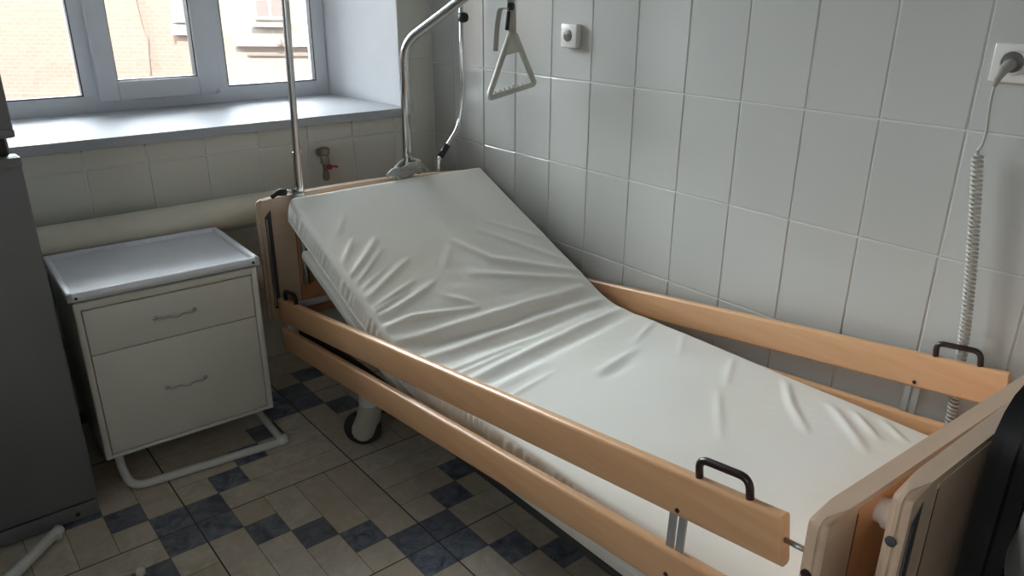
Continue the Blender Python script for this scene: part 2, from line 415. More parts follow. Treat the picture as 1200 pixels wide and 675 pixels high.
for sidei, (x, dz) in enumerate(((-.974,0),(-.062,-.062))):
    sg = -1 if sidei == 0 else 1
    ro, inf = rail('side_rail', x, -2.392, .712+dz, -.415, .425+dz*.6, .09)
    lo, inl = rail('side_rail', x, -2.385, .538+dz*1.0, -.415, .312+dz*.5, .085)
    rail_handle(inf, ro, .062, .160); 
    L = (inf[1]-inf[0]).length
    rail_handle(inf, ro, L-.14, L-.05)
    # link bars
    a,b,d,s_,up,h = inf
    for off in (0,.0215):
        c = a + d*(.212-off)
        al,bl,dl,sl_,upl,hl = inl
        c2 = al + dl*(.212-off-.006)
        bm = new()
        top = c - up*.012; bot = c2 + upl*.0
        w = Vector((0,.0075,0)); tx = Vector((.0025,0,0))
        vs = [bm.verts.new(p) for p in (top-w-tx,top+w-tx,top+w+tx,top-w+tx,bot-w-tx,bot+w-tx,bot+w+tx,bot-w+tx)]
        for f in ((0,1,2,3),(4,7,6,5),(0,4,5,1),(1,5,6,2),(2,6,7,3),(3,7,4,0)): bm.faces.new([vs[q] for q in f])
        obj('link_bar', bm, M['grey_metal'], ro)
    for q in (c + Vector((0,.012,.0)),):
        bolt(ro, (a + d*.200 - up*.030)+Vector((sg*-.0,0,0))+Vector((-.0125,0,0)), -1)
        bolt(lo, (al + dl*.200 - upl*.010)+Vector((-.0125,0,0)), -1)
    # pins into the foot board
    for (I, O) in ((inf, ro),(inl, lo)):
        a2 = I[0]; bm = new(); tube(bm, [a2-I[2]*.034+Vector((0,0,-.002)), a2+I[2]*.004], .0045, 12); obj('rail_pin', bm, M['steel'], O, smooth=True)
        b2 = I[1]; bm = new(); tube(bm, [b2-I[2]*.004, b2+I[2]*.02], .0045, 12); obj('rail_pin', bm, M['steel'], O, smooth=True)

def board_shape(w, h, r=.03, arch=0.0, n=20):
    """outline in (u,z) from 0..w, 0..h: straight bottom, rounded corners, slightly arched top"""
    pts = [(0,0),(w,0)]
    for k in range(5):
        an = math.radians(k*22.5); pts.append((w-r+r*math.cos(an), h-r+r*math.sin(an)))
    for k in range(1,n):
        t = k/n; pts.append((w-r-(w-2*r)*t, h+arch*math.sin(math.pi*t)**.8))
    for k in range(5):
        an = math.radians(90+k*22.5); pts.append((r+r*math.cos(an), h-r+r*math.sin(an)))
    return pts
def end_board(parent, name, x0, x1, y, zb, zt, th, slot_face, arch=0.0, skew=0.0, post=.125, slot_u=.035, slot_top=.06, droop=0.0, outface='wood_face'):
    """board in the x-z plane; slot_face = -1 when the rail channel faces -y, +1 when it faces +y"""
    w = x1-x0
    def F(u, yy, z): return Vector((x0+u, y+yy-u*skew, zb+z-droop*u))
    bm = new()
    # posts (two end blocks) and middle panel
    outline = board_shape(w, zt-zb, .019, arch)
    prism(bm, outline, lambda p,t: F(p[0], (-th/2 if t==0 else th/2), p[1]), 0)
    es = [e for e in bm.edges if len(e.link_faces)==2 and any(len(f.verts)>6 for f in e.link_faces)]
    bmesh.ops.bevel(bm, geom=es, offset=.010, segments=5, affect='EDGES')
    body = obj(name, bm, M['wood_board'], parent, angle=50)
    # recessed-look laminate face between the posts on both sides
    for sd in (-1, 1):
        bm = new(); e = sd*(th/2+.0012)
        top = [(post + (w-2*post)*k/16) for k in range(17)]
        loop = [F(post, e, 0)] + [F(u, e, (zt-zb)-.012+arch*math.sin(math.pi*min(max((u-.028)/(w-.056),0),1))**.8-.0) for u in top] + [F(w-post, e, 0)]
        back = [Vector((p.x, y-(p.x-x0)*skew + sd*(th/2-.002), p.z)) for p in loop]
        va = [bm.verts.new(p) for p in loop]; vb = [bm.verts.new(p) for p in back]
        bm.faces.new(va); n = len(va)
        for i in range(n): bm.faces.new([va[i],va[(i+1)%n],vb[(i+1)%n],vb[i]])
        obj('laminate_panel', bm, M[outface], body)
        for u in (post, w-post):
            bm = new(); box(bm, -.0008,.0008,-.0006,.0006,.02,zt-zb-.02)
            for v in bm.verts: v.co = F(u+v.co.x, sd*(th/2+.0013)+v.co.y, v.co.z)
            obj('seam', bm, M['brown_plastic'], body)
    # rail channels
    for u in (slot_u, w-slot_u):
        e = slot_face*(th/2)
        bm = new()
        hw = .011
        zt2 = zt-zb-slot_top
        prism(bm, [(u-hw,.05),(u+hw,.05),(u+hw,zt2),(u-hw,zt2-.024)], lambda p,t: F(p[0], e+slot_face*(.0014 if t else -.001), p[1]), 0)
        ch = obj('rail_channel', bm, M['seal'], body)
        bm = new()
        box(bm, -.0025,.0025,0,.0012,.06,zt2-.03)
        for v in bm.verts: v.co = F(u-.006+v.co.x, e+slot_face*(.0012+v.co.y), v.co.z)
        box_b = len(bm.verts)
        obj('channel_liner', bm, M['steel'], ch)
    return body, F
fb, FF = end_board(bed, 'footboard', -.998, -.03, -2.444, .16, .748, .030, 1, skew=.018, droop=.045, post=.092)
hb, HF = end_board(bed, 'headboard', -.985, -.025, -.385, .335, .778, .030, -1, arch=.020, skew=-.0, droop=.026, slot_u=.033, slot_top=.035)
# brown bolt head on the foot board's narrow side + round bumper on its outer face
bm = new(); lathe(bm, [(.008,0),(.008,-.003),(.004,-.004)], (-.998,-2.444,.652), 'x', 14); obj('bolt', bm, M['brown_plastic'], fb, angle=40)
for x in (-.835,-.17):
    bm = new(); yb = -2.459-(x+.998)*.018
    lathe(bm, [(.021,0),(.021,-.010),(.0255,-.014),(.0255,-.026),(.022,-.034),(.013,-.039),(.003,-.0405)], (x,yb,.705-.03*(x+1)), 'y', 24); obj('bumper', bm, M['bumper'], fb, smooth=True)

# base frame
bm = new()
for x in (-.915,-.13):
    box(bm, x-.016+(.045 if x<-.5 else -.03), x+.016+(.045 if x<-.5 else -.03), -2.425, -.395, .262, .300, bev=.004)
for y in (-2.2,-1.26,-.62):
    box(bm, -.88,-.15, y-.02,y+.02,.264,.298,bev=.003)
for y in (-2.2,-1.26):
    for x in (-.80,-.25): box(bm, x-.015,x+.015,y-.015,y+.015,.29,.335)
obj('base_frame', bm, M['frame_dark'], bed, angle=40)
bm = new(); box(bm, -.95,-.06,-.452,-.432,.384,.406,bev=.004); 
for x in (-.93,-.08): box(bm, x-.012,x+.012,-.452,-.400,.26,.40,bev=.003)
obj('head_crossbar', bm, M['white_metal'], bed, angle=40)
bm = new(); box(bm, -.930,-.105,-2.39,-1.19,.326,.352,bev=.005)
obj('mattress_platform', bm, M['platform'], bed, angle=40)
# raised backrest platform
ANG = math.atan2(.33,.72)
bk = Matrix.Translation((0,-1.21,.350)) @ Matrix.Rotation(ANG, 4, 'X')
bm = new(); box(bm, -.918,-.112, -.02,.70,-.036,-.004,bev=.008,mtx=bk); 
obj('backrest_platform', bm, M['platform'], bed, angle=40)
bm = new()
for x in (-.80,-.22):
    tube(bm, [bk@Vector((x,.0,-.045)), bk@Vector((x,.71,-.045))], .014, 12)
tube(bm, [bk@Vector((-.80,.60,-.05)), bk@Vector((-.22,.60,-.05))], .014, 12)
obj('backrest_frame', bm, M['white_metal'], bed, smooth=True)
bm = new(); tube(bm, [(-.52,-1.02,.30), (-.52,-.72,.50)], .022, 14); tube(bm, [(-.52,-1.9,.26),(-.52,-1.02,.30)], .032, 14)
obj('lift_actuator', bm, M['grey_metal'], bed, smooth=True)
# undercarriage
bm = new()
for x in (-.845,-.20):
    box(bm, x-.02,x+.02,-2.12,-.82,.225,.263,bev=.004)
obj('undercarriage', bm, M['frame_dark'], bed, angle=40)
def caster(x, y, ang):
    R = Matrix.Translation((x,y,0)) @ Matrix.Rotation(ang,4,'Z')
    bm = new(); lathe(bm, [(.033,.150),(.036,.155),(.036,.25)], (0,0,0), 'z', 24)
    for v in bm.verts: v.co = R@v.co
    leg = obj('leg', bm, M['white_metal'], bed, angle=40)
    # wheel axis along local y, trailing towards -x
    bm = new(); lathe(bm, [(.045,-.016),(.058,-.014),(.0625,-.006),(.0625,.006),(.058,.014),(.045,.016)], (-.030,0,.0625), 'y', 40)
    for v in bm.verts: v.co = R@v.co
    obj('wheel', bm, M['rubber'], leg, angle=40)
    # hood: teardrop shell from the stem down over the front of the wheel
    bm = new(); rings = []
    prof = [(.156,.002,.039,.036),(.148,.002,.040,.037),(.125,-.003,.041,.035),(.10,-.012,.046,.032),(.075,-.022,.049,.029),(.05,-.027,.047,.027),(.032,-.028,.038,.025),(.020,-.028,.022,.022)]
    for z, cx, rx, ry in prof:
        rings.append([bm.verts.new(R@Vector((cx+rx*math.cos(2*math.pi*k/28), ry*math.sin(2*math.pi*k/28), z))) for k in range(28)])
    for r0, r1 in zip(rings, rings[1:]):
        for k in range(28): bm.faces.new([r0[k],r0[(k+1)%28],r1[(k+1)%28],r1[k]])
    bm.faces.new(rings[0]); bm.faces.new(rings[-1][::-1])
    obj('caster_hood', bm, M['hood'], leg, smooth=True)
caster(-.845,-.835,math.radians(-38)); caster(-.20,-.835,math.radians(-20)); caster(-.845,-2.10,math.radians(30)); caster(-.20,-2.10,math.radians(-60))

# pole sockets on the head board
for x, top in ((-.842,.80),(-.402,.81)):
    bm = new(); lathe(bm, [(.021,-.10),(.021,.0),(.024,.002),(.024,.014),(.019,.016)], (x,-.418,top-.02), 'z', 20)
    box(bm, x-.02,x+.02,-.42,-.375,top-.06,top-.02,bev=.004)
    sk = obj('pole_socket', bm, M['steel'], bed, angle=40)
    bm = new(); tube(bm, [(x-.015,-.418,top+.0),(x-.060,-.445,top+.006)], .007, 10)
    obj('clamp_screw', bm, M['chrome'], sk, smooth=True)
    bm = new(); tube(bm, fillet([(x-.058,-.445,top+.006),(x-.085,-.45,top+.012),(x-.11,-.452,top-.002)],.02), [.012,.013,.013,.012,.011,.010,.009,.008,.007], 12)
    obj('clamp_knob', bm, M['rubber'] if x < -.6 else M['grey_metal'], sk, smooth=True)
bm = new()
rr_ = random.Random(5)
for k in range(5):
    cz = .800+.007*k; ph = rr_.uniform(0,6); rad = .033+.006*rr_.random(); ell = 1.25
    pts = [Vector((-.402+rad*ell*math.cos(ph+a*.3), -.418+rad*math.sin(ph+a*.3)*.85, cz+.007*math.sin(a*.3*2+k)+.010*math.cos(a*.3+ph))) for a in range(22)]
    tube(bm, pts, [.009+.003*math.sin(a*1.3+k) for a in range(22)], 10)
for sx_, ln in ((-1,.055),(1,.045)):
    tube(bm, fillet([(-.402+sx_*.03,-.43,.812),(-.402+sx_*.055,-.435,.822),(-.402+sx_*(.055+ln*.5),-.437,.800)],.02), [.009,.010,.011,.011,.010,.009,.008,.006,.004], 10)
tag(obj('cloth_tie', bm, M['strap'], smooth=True), 'grey cloth wound round the base of the chrome lifting pole', 'cloth')

# ------------------------------------------------------------------ mattress (rests on the bed)
CR = [ # creases: list of (x, s) points, width, height ; s = distance from the fold along the top
 ([(-.889,.465),(-.814,.554)],.009,.0035), ([(-.87,.417),(-.740,.535)],.010,.0036), ([(-.887,.303),(-.688,.413)],.010,.004),
 ([(-.899,.253),(-.72,.318)],.009,.0035), ([(-.881,.208),(-.66,.291)],.010,.0038), ([(-.90,.36),(-.75,.48)],.008,.003),
 ([(-.91,.171),(-.809,.181),(-.593,.141)],.010,.006), ([(-.676,.232),(-.584,.154)],.012,.004),
 ([(-.486,.439),(-.411,.322),(-.128,.168)],.016,.007), ([(-.52,.283),(-.32,.20),(-.149,.129)],.015,.006), ([(-.361,.463),(-.142,.235)],.014,.004),
 ([(-.869,.105),(-.641,.10),(-.178,.095)],.014,.007), ([(-.869,.060),(-.641,.050),(-.178,.055)],.020,-.008),
 ([(-.88,.02),(-.70,.012),(-.50,.02),(-.143,.019)],.015,.007), ([(-.85,-.03),(-.546,-.035),(-.16,-.012)],.018,-.006),
 ([(-.90,-.075),(-.70,-.07),(-.45,-.055)],.011,.005), ([(-.88,-.11),(-.74,-.10),(-.6,-.085)],.010,.004),
 ([(-.85,-.155),(-.49,-.105),(-.124,-.058)],.015,.008), ([(-.86,-.20),(-.49,-.155),(-.124,-.105)],.022,-.009), ([(-.84,-.235),(-.6,-.20)],.018,.004),
 ([(-.86,-.30),(-.62,-.26)],.010,.003), ([(-.519,-.336),(-.335,-.305)],.014,.005), ([(-.535,-.37),(-.40,-.355)],.016,-.004),
 ([(-.164,-.694),(-.26,-.77),(-.344,-.861)],.012,.006), ([(-.183,-.836),(-.313,-.993)],.013,.006), ([(-.169,-.89),(-.239,-.984)],.010,.006),
 ([(-.15,-.955),(-.20,-1.03)],.010,.005), ([(-.347,-.608),(-.529,-.75)],.012,.003), ([(-.16,-.52),(-.30,-.60)],.011,.003),
 ([(-.14,.36),(-.30,.50)],.012,.003), ([(-.13,-.20),(-.30,-.27)],.012,.004), ([(-.13,-.32),(-.25,-.40)],.012,.003),
 ([(-.90,.40),(-.82,.47)],.007,.0025), ([(-.90,.33),(-.80,.39)],.007,.0025), ([(-.90,.24),(-.80,.27)],.006,.0025), ([(-.90,.215),(-.78,.25)],.006,.002), ([(-.84,.60),(-.78,.68)],.010,.002), ([(-.60,.33),(-.52,.42)],.015,.003),
]
def segd(px, py, a, b):
    dx, dy = b[0]-a[0], b[1]-a[1]; L = dx*dx+dy*dy
    t = max(0,min(1,((px-a[0])*dx+(py-a[1])*dy)/L))
    return math.hypot(px-a[0]-t*dx, py-a[1]-t*dy), t
def crease(x, s):
    h = 0
    for pts, w, a in CR:
        n = len(pts)-1
        best = 9; bt = 0
        for i in range(n):
            d, t = segd(x, s, pts[i], pts[i+1])
            if d < best: best, bt = d, (i+t)/n
        if best < 4*w:
            taper = max(0., math.sin(math.pi*min(max(bt*.92+.04,0),1)))**.5
            h += a*taper*math.exp(-(best/w)**2)
    # gathering close to the near edge of the backrest
    e = max(0, 1-(x+.915)/.09)
    h += .0022*e*math.sin(s*105+3*math.sin(s*9))*math.exp(-((s-.0)/.3)**2)
    h += .003*(noise.noise(Vector((x*5,s*5,0))))
    h += .0022*noise.noise(Vector((x*9+s*7,s*22,4)))*math.exp(-((s-.05)/.3)**2)
    return h
def centre(s):
    """top line of the mattress: (y, z, pitch)"""
    k = .07
    y0, z0 = -1.22, .457
    if s <= -k: return y0+s, z0, 0
    if s >= k:
        return y0+s*math.cos(ANG), z0+s*math.sin(ANG), ANG
    t = (s+k)/(2*k); P0 = Vector((y0-k,z0)); P1 = Vector((y0,z0)); P2 = Vector((y0+k*math.cos(ANG),z0+k*math.sin(ANG)))
    p = P0*(1-t)**2+P1*2*t*(1-t)+P2*t*t
    return p[0], p[1], ANG*t
X0m, X1m, TH = -.915, -.118, .100
def mattress():
    bm = new(); r = .015
    NU = 150; ring = []
    # cross section: (x, depth below top, is_top)
    for i in range(NU+1): ring.append((X0m+r+(X1m-X0m-2*r)*i/NU, 0, 1))
    for k in range(1,7): an = math.radians(90-k*15); ring.append((X1m-r+r*math.cos(an), r-r*math.sin(an), 1-k/6))
    for k in range(1,8): ring.append((X1m, r+(TH-2*r)*k/8, 0))
    for k in range(0,7): an = math.radians(-k*15); ring.append((X1m-r+r*math.cos(an), TH-r-r*math.sin(an), 0))
    for i in range(1,12): ring.append((X1m-r-(X1m-X0m-2*r)*i/12, TH, 0))
    for k in range(0,7): an = math.radians(-90-k*15); ring.append((X0m+r+r*math.cos(an), TH-r-r*math.sin(an), 0))
    for k in range(1,8): ring.append((X0m, TH-r-(TH-2*r)*k/8, 0))
    for k in range(0,6): an = math.radians(180-k*15); ring.append((X0m+r+r*math.cos(an), r-r*math.sin(an), k/6))
    s0, s1 = -1.18, .800; NS = 430; rings = []
    st = [s0+(s1-s0)*i/NS for i in range(NS+1)]
    ends = []
    for k in range(6): an = math.radians(k*18); ends.append((s0-r*math.cos(an)+r*0, r*(1-math.sin(an)) ))
    full = [(s0-(r*math.cos(math.radians(k*18))), 1-math.sin(math.radians(k*18))) for k in range(5)] + [(s,0) for s in st] + [(s1+(r*math.cos(math.radians(k*18))), 1-math.sin(math.radians(k*18))) for k in range(4,-1,-1)]
    for s, shr in full:
        y, z, p = centre(s); nv = Vector((0,-math.sin(p),math.cos(p))); row = []
        cx, cd = (X0m+X1m)/2, TH/2
        for (x, d, top) in ring:
            xx = x + (cx-x)*0 ; dd = d
            if shr > 0:
                xx = x - math.copysign(min(r, abs(x-cx)), x-cx)*shr
                dd = d + (r*shr if d < cd else -r*shr)*min(1, abs(d-cd)/cd)
            h = crease(x, s)*top*(1-shr) if top else 0
            side = 0
            if not top and (x <= X0m+1e-6 or x >= X1m-1e-6):
                q = math.sin(math.pi*d/TH)
                amp = .0042 if -1.0 < s < .05 else .0014
                side = amp*q*(math.sin(s*230+3*math.sin(s*21))*(.6+.4*math.sin(s*37))+ .4*math.sin(s*83)) + .003*q
                xx += side*(-1 if x < cx else 1)
            # slight foam bulge
            bul = .004*math.sin(math.pi*min(max((x-X0m)/(X1m-X0m),0),1))*top
            base = Vector((xx + (y+2.42)*YAW*.35, y, z))
            row.append(bm.verts.new(base + nv*(h+bul-dd)))
        rings.append(row)
    m = len(ring)
    for a, b in zip(rings, rings[1:]):
        for k in range(m): bm.faces.new([a[k],a[(k+1)%m],b[(k+1)%m],b[k]])
    bm.faces.new(rings[0][::-1]); bm.faces.new(rings[-1])
    return bm
mt = thing('mattress', 'off-white wrinkled foam mattress lying bent on the hospital bed', 'mattress', (-.52,-1.4,.36))
mb = obj('mattress_cover', mattress(), M['fabric'], mt, smooth=True)
# seam piping along the near and far lower edge
for xs, sg in ((X0m-.002,-1),(X1m+.002,1)):
    pts = []
    for i in range(80):
        s = -1.17+1.965*i/79; y, z, p = centre(s); pts.append(Vector((xs+(y+2.42)*YAW*.35, y+math.sin(p)*(TH*.82), z-math.cos(p)*(TH*.82))))
    bm = new(); tube(bm, pts, .0035, 8); obj('piping', bm, M['fabric'], mt, smooth=True)
# small printed smudge
bm = new(); y, z, p = centre(-.40)
for k in range(5):
    cx_, cy_ = -.372+.006*math.cos(k*2.1), y+.005*math.sin(k*1.7)
    vs = [bm.verts.new((cx_+.004*math.cos(a*math.pi/4), cy_+.003*math.sin(a*math.pi/4), z+.0075)) for a in range(8)]; bm.faces.new(vs)
SM = bm; bm.free()

# ------------------------------------------------------------------ poles
t = thing('lifting_pole', 'chrome lifting pole with arm bending over the bed, in the middle of the headboard', 'pole', (-.402,-.418,.70))
A = Vector((-.214,-.80,1.527))
path = fillet([(-.402,-.418,.66),(-.398,-.418,1.262),A,A+(A-Vector((-.398,-.418,1.262))).normalized()*.12],[.07,.01],14)
bm = new(); tube(bm, path, .0168, 22); obj('pole_tube', bm, M['chrome'], t, smooth=True)
bm = new(); e = path[-1]; dd = (path[-1]-path[-2]).normalized()
tube(bm, [e-dd*.012, e+dd*.014, e+dd*.018], [.019,.019,.010], 18); obj('end_cap', bm, M['rubber'], t, angle=40)
t = thing('lifting_pole', 'straight chrome pole rising in front of the window from the left end of the headboard', 'pole', (-.842,-.418,.50))
bm = new(); tube(bm, [(-.845,-.418,.46),(-.835,-.418,.93)], .0150, 22); tube(bm, [(-.835,-.418,.93),(-.812,-.418,1.9)], .0125, 22)
obj('pole_tube', bm, M['chrome'], t, angle=40)
t = thing('drip_pole', 'thin bent metal pole with black knob standing in the room corner behind the bed', 'pole', (-.26,-.36,.60))
Y3 = -.36
def P3(x,z): return (x,Y3,z)
bm = new(); tube(bm, fillet([P3(-.228,.45),P3(-.226,.815),P3(-.122,.935),P3(-.102,1.05),P3(-.100,1.9)],[.02,.04,.05],8), .0085, 16); obj('pole_tube', bm, M['chrome'], t, smooth=True)
bm = new(); tube(bm, [P3(-.216,.826),P3(-.180,.870)], .0125, 14); obj('rubber_sleeve', bm, M['rubber'], t, smooth=True)
bm = new(); lathe(bm, [(.006,-.02),(.017,-.016),(.020,0),(.017,.012),(.006,.018)], (-.096,Y3-.006,1.345), 'x', 16); obj('knob', bm, M['rubber'], t, smooth=True)

# trapeze handle
t = thing('trapeze_handle', 'triangular grey plastic grab handle hanging on a strap from the lifting pole', 'grab handle', (-.214,-.80,1.12))
L_, R_, T_ = Vector((-.348,-.83,1.100)), Vector((-.072,-.765,1.128)), Vector((-.212,-.80,1.304))
yv = Vector((0,0,0))
bm = new()
Lr, Rr = L_+Vector((.012,0,.010)), R_+Vector((-.008,0,.006))
loop = fillet([T_+Vector((-.010,0,0)), Lr, Rr, T_+Vector((.012,0,0))],[.022,.022],8)
tube(bm, [T_+Vector((.001,0,.004))]+loop+[T_+Vector((.001,0,.004))], .0115, 14, squash=(1.0,.8))
hd = obj('handle_loop', bm, M['plastic_grey'], t, smooth=True)
bm = new(); n = (R_-L_).normalized(); nn = Vector((-n.y,n.x,0)).normalized()*.006
def tp(f, g): # point at height fraction from apex, side g
    a = T_.lerp(L_,f); b = T_.lerp(R_,f); return a.lerp(b,g)
gp = [tp(.02,0), tp(.02,1), tp(.33,.96), tp(.31,.04)]
gp = [gp[0], gp[1], gp[2]+Vector((0,0,.004)), gp[3]]
prism(bm, [(0,),(1,),(2,),(3,)], lambda p,tt: gp[p[0]] + (nn if tt else -nn)); obj('gusset', bm, M['plastic_grey'], hd)
for k in range(8):
    c = Lr.lerp(Rr, .14+.095*k)+Vector((0,0,.0115))
    bm = new(); lathe(bm, [(.0055,-.0),(.0045,.003),(.0015,.006)], c, 'z', 8); obj('grip_tooth', bm, M['plastic_grey'], hd)
# strap: from pole down through adjuster to the handle, plus loose tail
def ribbon(pts, w, th, axis):
    bm = new(); pts = [Vector(p) for p in pts]; axis = Vector(axis).normalized(); rs = []
    for i, p in enumerate(pts):
        tt = (pts[min(i+1,len(pts)-1)]-pts[max(i-1,0)]).normalized(); nv = tt.cross(axis).normalized()
        rs.append([bm.verts.new(p+axis*a*w/2+nv*b*th/2) for a,b in ((-1,-1),(1,-1),(1,1),(-1,1))])
    for a, b in zip(rs, rs[1:]):
        for k in range(4): bm.faces.new([a[k],a[(k+1)%4],b[(k+1)%4],b[k]])
    bm.faces.new(rs[0][::-1]); bm.faces.new(rs[-1]); return bm
ax = (.55,-.83,0)
top = A + Vector((.0,0,.02))
st = obj('strap', ribbon(fillet([T_+Vector((-.004,0,.004)), Vector((-.224,-.80,1.36)), Vector((-.222,-.80,1.40)), A+Vector((-.02,0,-.03)), A+Vector((-.008,0,.025)), A+Vector((.014,0,.015)), A+Vector((.008,0,-.04)), Vector((-.211,-.80,1.40)), T_+Vector((.008,0,.004))],.015,5), .015, .003, ax), M['strap'], t)
obj('strap_tail', ribbon(fillet([Vector((-.228,-.80,1.385)),Vector((-.262,-.80,1.39)),Vector((-.276,-.80,1.33)),Vector((-.281,-.80,1.255))],.03,6), .016, .003, ax), M['strap'], t)
bm = new(); box(bm, -.017,.017,-.010,.010,-.012,.012,bev=.006,mtx=Matrix.Translation((-.216,-.80,1.392))@Matrix.Rotation(math.radians(30),4,'Z'))
box(bm, -.006,.008,-.005,.005,-.07,-.01,bev=.004,mtx=Matrix.Translation((-.226,-.80,1.388))@Matrix.Rotation(math.radians(8),4,'Y'))
obj('strap_adjuster', bm, M['rubber'], t, angle=40)

# ------------------------------------------------------------------ sockets and cable on the tiled wall
t = thing('wall_socket', 'small square white surface socket high on the tiled wall behind the grab handle', 'socket', (0,-.87,1.298), 'white wall sockets')
bm = new(); box(bm, -.024,-.0005,-.912,-.832,1.259,1.337,bev=.005,seg=3); sb = obj('socket_body', bm, M['socket'], t, angle=40)
bm = new(); lathe(bm, [(.020,-.0235),(.020,-.0252),(.019,-.0256)], (0,-.868,1.300), 'x', 24); wl = obj('socket_well', bm, M['socket_hole'], sb, angle=40)
for dz in (-.0095,.0095):
    bm = new(); lathe(bm, [(.003,-.0254),(.003,-.0260)], (0,-.868+dz,1.300), 'x', 10); obj('pin_hole', bm, M['rubber'], wl)
t = thing('wall_socket', 'double white wall socket with a grey plug in it above the bed foot', 'socket', (0,-2.265,1.303), 'white wall sockets')
bm = new(); box(bm, -.013,-.0005,-2.345,-2.187,1.262,1.343,bev=.004,seg=3); sb = obj('socket_plate', bm, M['socket'], t, angle=40)
for y in (-2.228,-2.304):
    bm = new(); lathe(bm, [(.0215,-.012),(.0215,-.0142),(.0205,-.0148)], (0,y,1.305), 'x', 28); wl = obj('socket_well', bm, M['socket_hole'], sb, angle=40)
    bm = new()
    N = 28
    lathe(bm, [(.026,-.0125),(.026,-.016),(.0225,-.016),(.0215,-.0130)], (0,y,1.305), 'x', N); obj('socket_rim', bm, M['socket'], sb, angle=40)
t = thing('bed_power_cable', 'grey coiled power cable hanging from the double socket down behind the bed', 'cable', (-.04,-2.26,.9))
bm = new(); tube(bm, [(-.012,-2.228,1.303),(-.030,-2.228,1.300),(-.044,-2.224,1.290),(-.048,-2.219,1.275),(-.046,-2.215,1.258)], [.011,.0125,.0105,.008,.005], 18)
obj('plug', bm, M['plug'], t, smooth=True)
pts = fillet([(-.046,-2.215,1.262),(-.040,-2.212,1.215),(-.032,-2.216,1.16),(-.030,-2.212,1.128),(-.030,-2.205,1.115)],.04,6)
# helix
A0 = Vector((-.032,-2.208,1.112)); A1 = Vector((-.030,-2.290,.25))
N = 84; R = .0095; hel = []
for i in range(N*12+1):
    u = i/(N*12); c = A0.lerp(A1, u); c = c + Vector((0,-.020*math.sin(math.pi*u),0)); a = 2*math.pi*N*u
    rr = R*min(1, i/10)
    hel.append(c + Vector((rr*math.cos(a), rr*math.sin(a), 0)))
bm = new(); tube(bm, pts, .0032, 10); obj('straight_cord', bm, M['cable'], t, smooth=True)
bm = new(); tube(bm, hel, .0036, 6); obj('coiled_cord', bm, M['cable'], t, smooth=True)

# ------------------------------------------------------------------ bedside cabinet
cab = thing('bedside_cabinet', 'white metal bedside cabinet with two drawers and a tray top, under the window', 'cabinet', (-1.33,-.36,0))
RC = Matrix.Translation((-1.333,-.368,0)) @ Matrix.Rotation(math.radians(-1.2),4,'Z')
cx0, cx1, cy0, cy1, cz0, cz1 = -.262,.262,-.205,.205,.105,.618
def cb(name, m, *a, parent=cab, bev=.003, **k):
    bm = new(); box(bm, *a, bev=bev, mtx=RC, **k); return obj(name, bm, M[m], parent, angle=40)
bm = new()
box(bm, cx0,cx1,cy0+.022,cy1,cz0,cz1,bev=.008,seg=3,mtx=RC)
# front rim
for a in ((cx0,cx0+.019,cy0,cy0+.03,cz0,cz1),(cx1-.019,cx1,cy0,cy0+.03,cz0,cz1),(cx0+.01,cx1-.01,cy0,cy0+.03,cz1-.024,cz1),(cx0+.01,cx1-.01,cy0,cy0+.03,cz0,cz0+.012)):
    box(bm, *a, bev=.005, seg=3, mtx=RC)
obj('cabinet_body', bm, M['cabinet'], cab, angle=40)
for z0, z1, hz in ((.452,.591,.522),(.120,.449,.288)):
    d = cb('drawer', 'cabinet', cx0+.021,cx1-.021,cy0+.004,cy0+.03,z0,z1,bev=.002)
    bm = new()
    hy = cy0+.004
    hp = fillet([(-.058,hy,hz),(-.058,hy-.006,hz),(-.045,hy-.016,hz-.002),(-.02,hy-.014,hz+.001),(0,hy-.018,hz-.006),(.02,hy-.014,hz+.001),(.045,hy-.016,hz-.002),(.058,hy-.006,hz),(.058,hy,hz)],.008,4)
    hp = [Vector((p[0],p[1],p[2])) for p in hp]
    tube(bm, hp, .0028, 8)
    for x in (-.058,.058): lathe(bm, [(.007,.002),(.007,-.002),(.003,-.004)], (x,hy,hz), 'y', 12)
    for v in bm.verts: v.co = RC@v.co
    obj('drawer_handle', bm, M['steel'], d, angle=40)
# tray top
bm = new(); tx0,tx1,ty0,ty1 = -.272,.272,-.214,.205
box(bm, tx0,tx1,ty0,ty1,.628,.638,bev=.002,mtx=RC)
w=.018
for a in ((tx0,tx1,ty0,ty0+w),(tx0,tx1,ty1-w,ty1),(tx0,tx0+w,ty0,ty1),(tx1-w,tx1,ty0,ty1)):
    box(bm, a[0],a[1],a[2],a[3],.626,.652,bev=.005,seg=3,mtx=RC)
ty = obj('tray', bm, M['tray'], cab, angle=40)
for x in (tx0+.022,tx1-.022):
    bm = new(); lathe(bm, [(.0045,.002),(.0045,-.0015),(.002,-.002)], (x,ty0,.637), 'y', 10)
    for v in bm.verts: v.co = RC@v.co
    obj('screw', bm, M['brown_plastic'], ty)
cb('tray_spacer','cabinet', cx0+.02,cx1-.02,cy0+.02,cy1-.02,.616,.629, bev=.001)
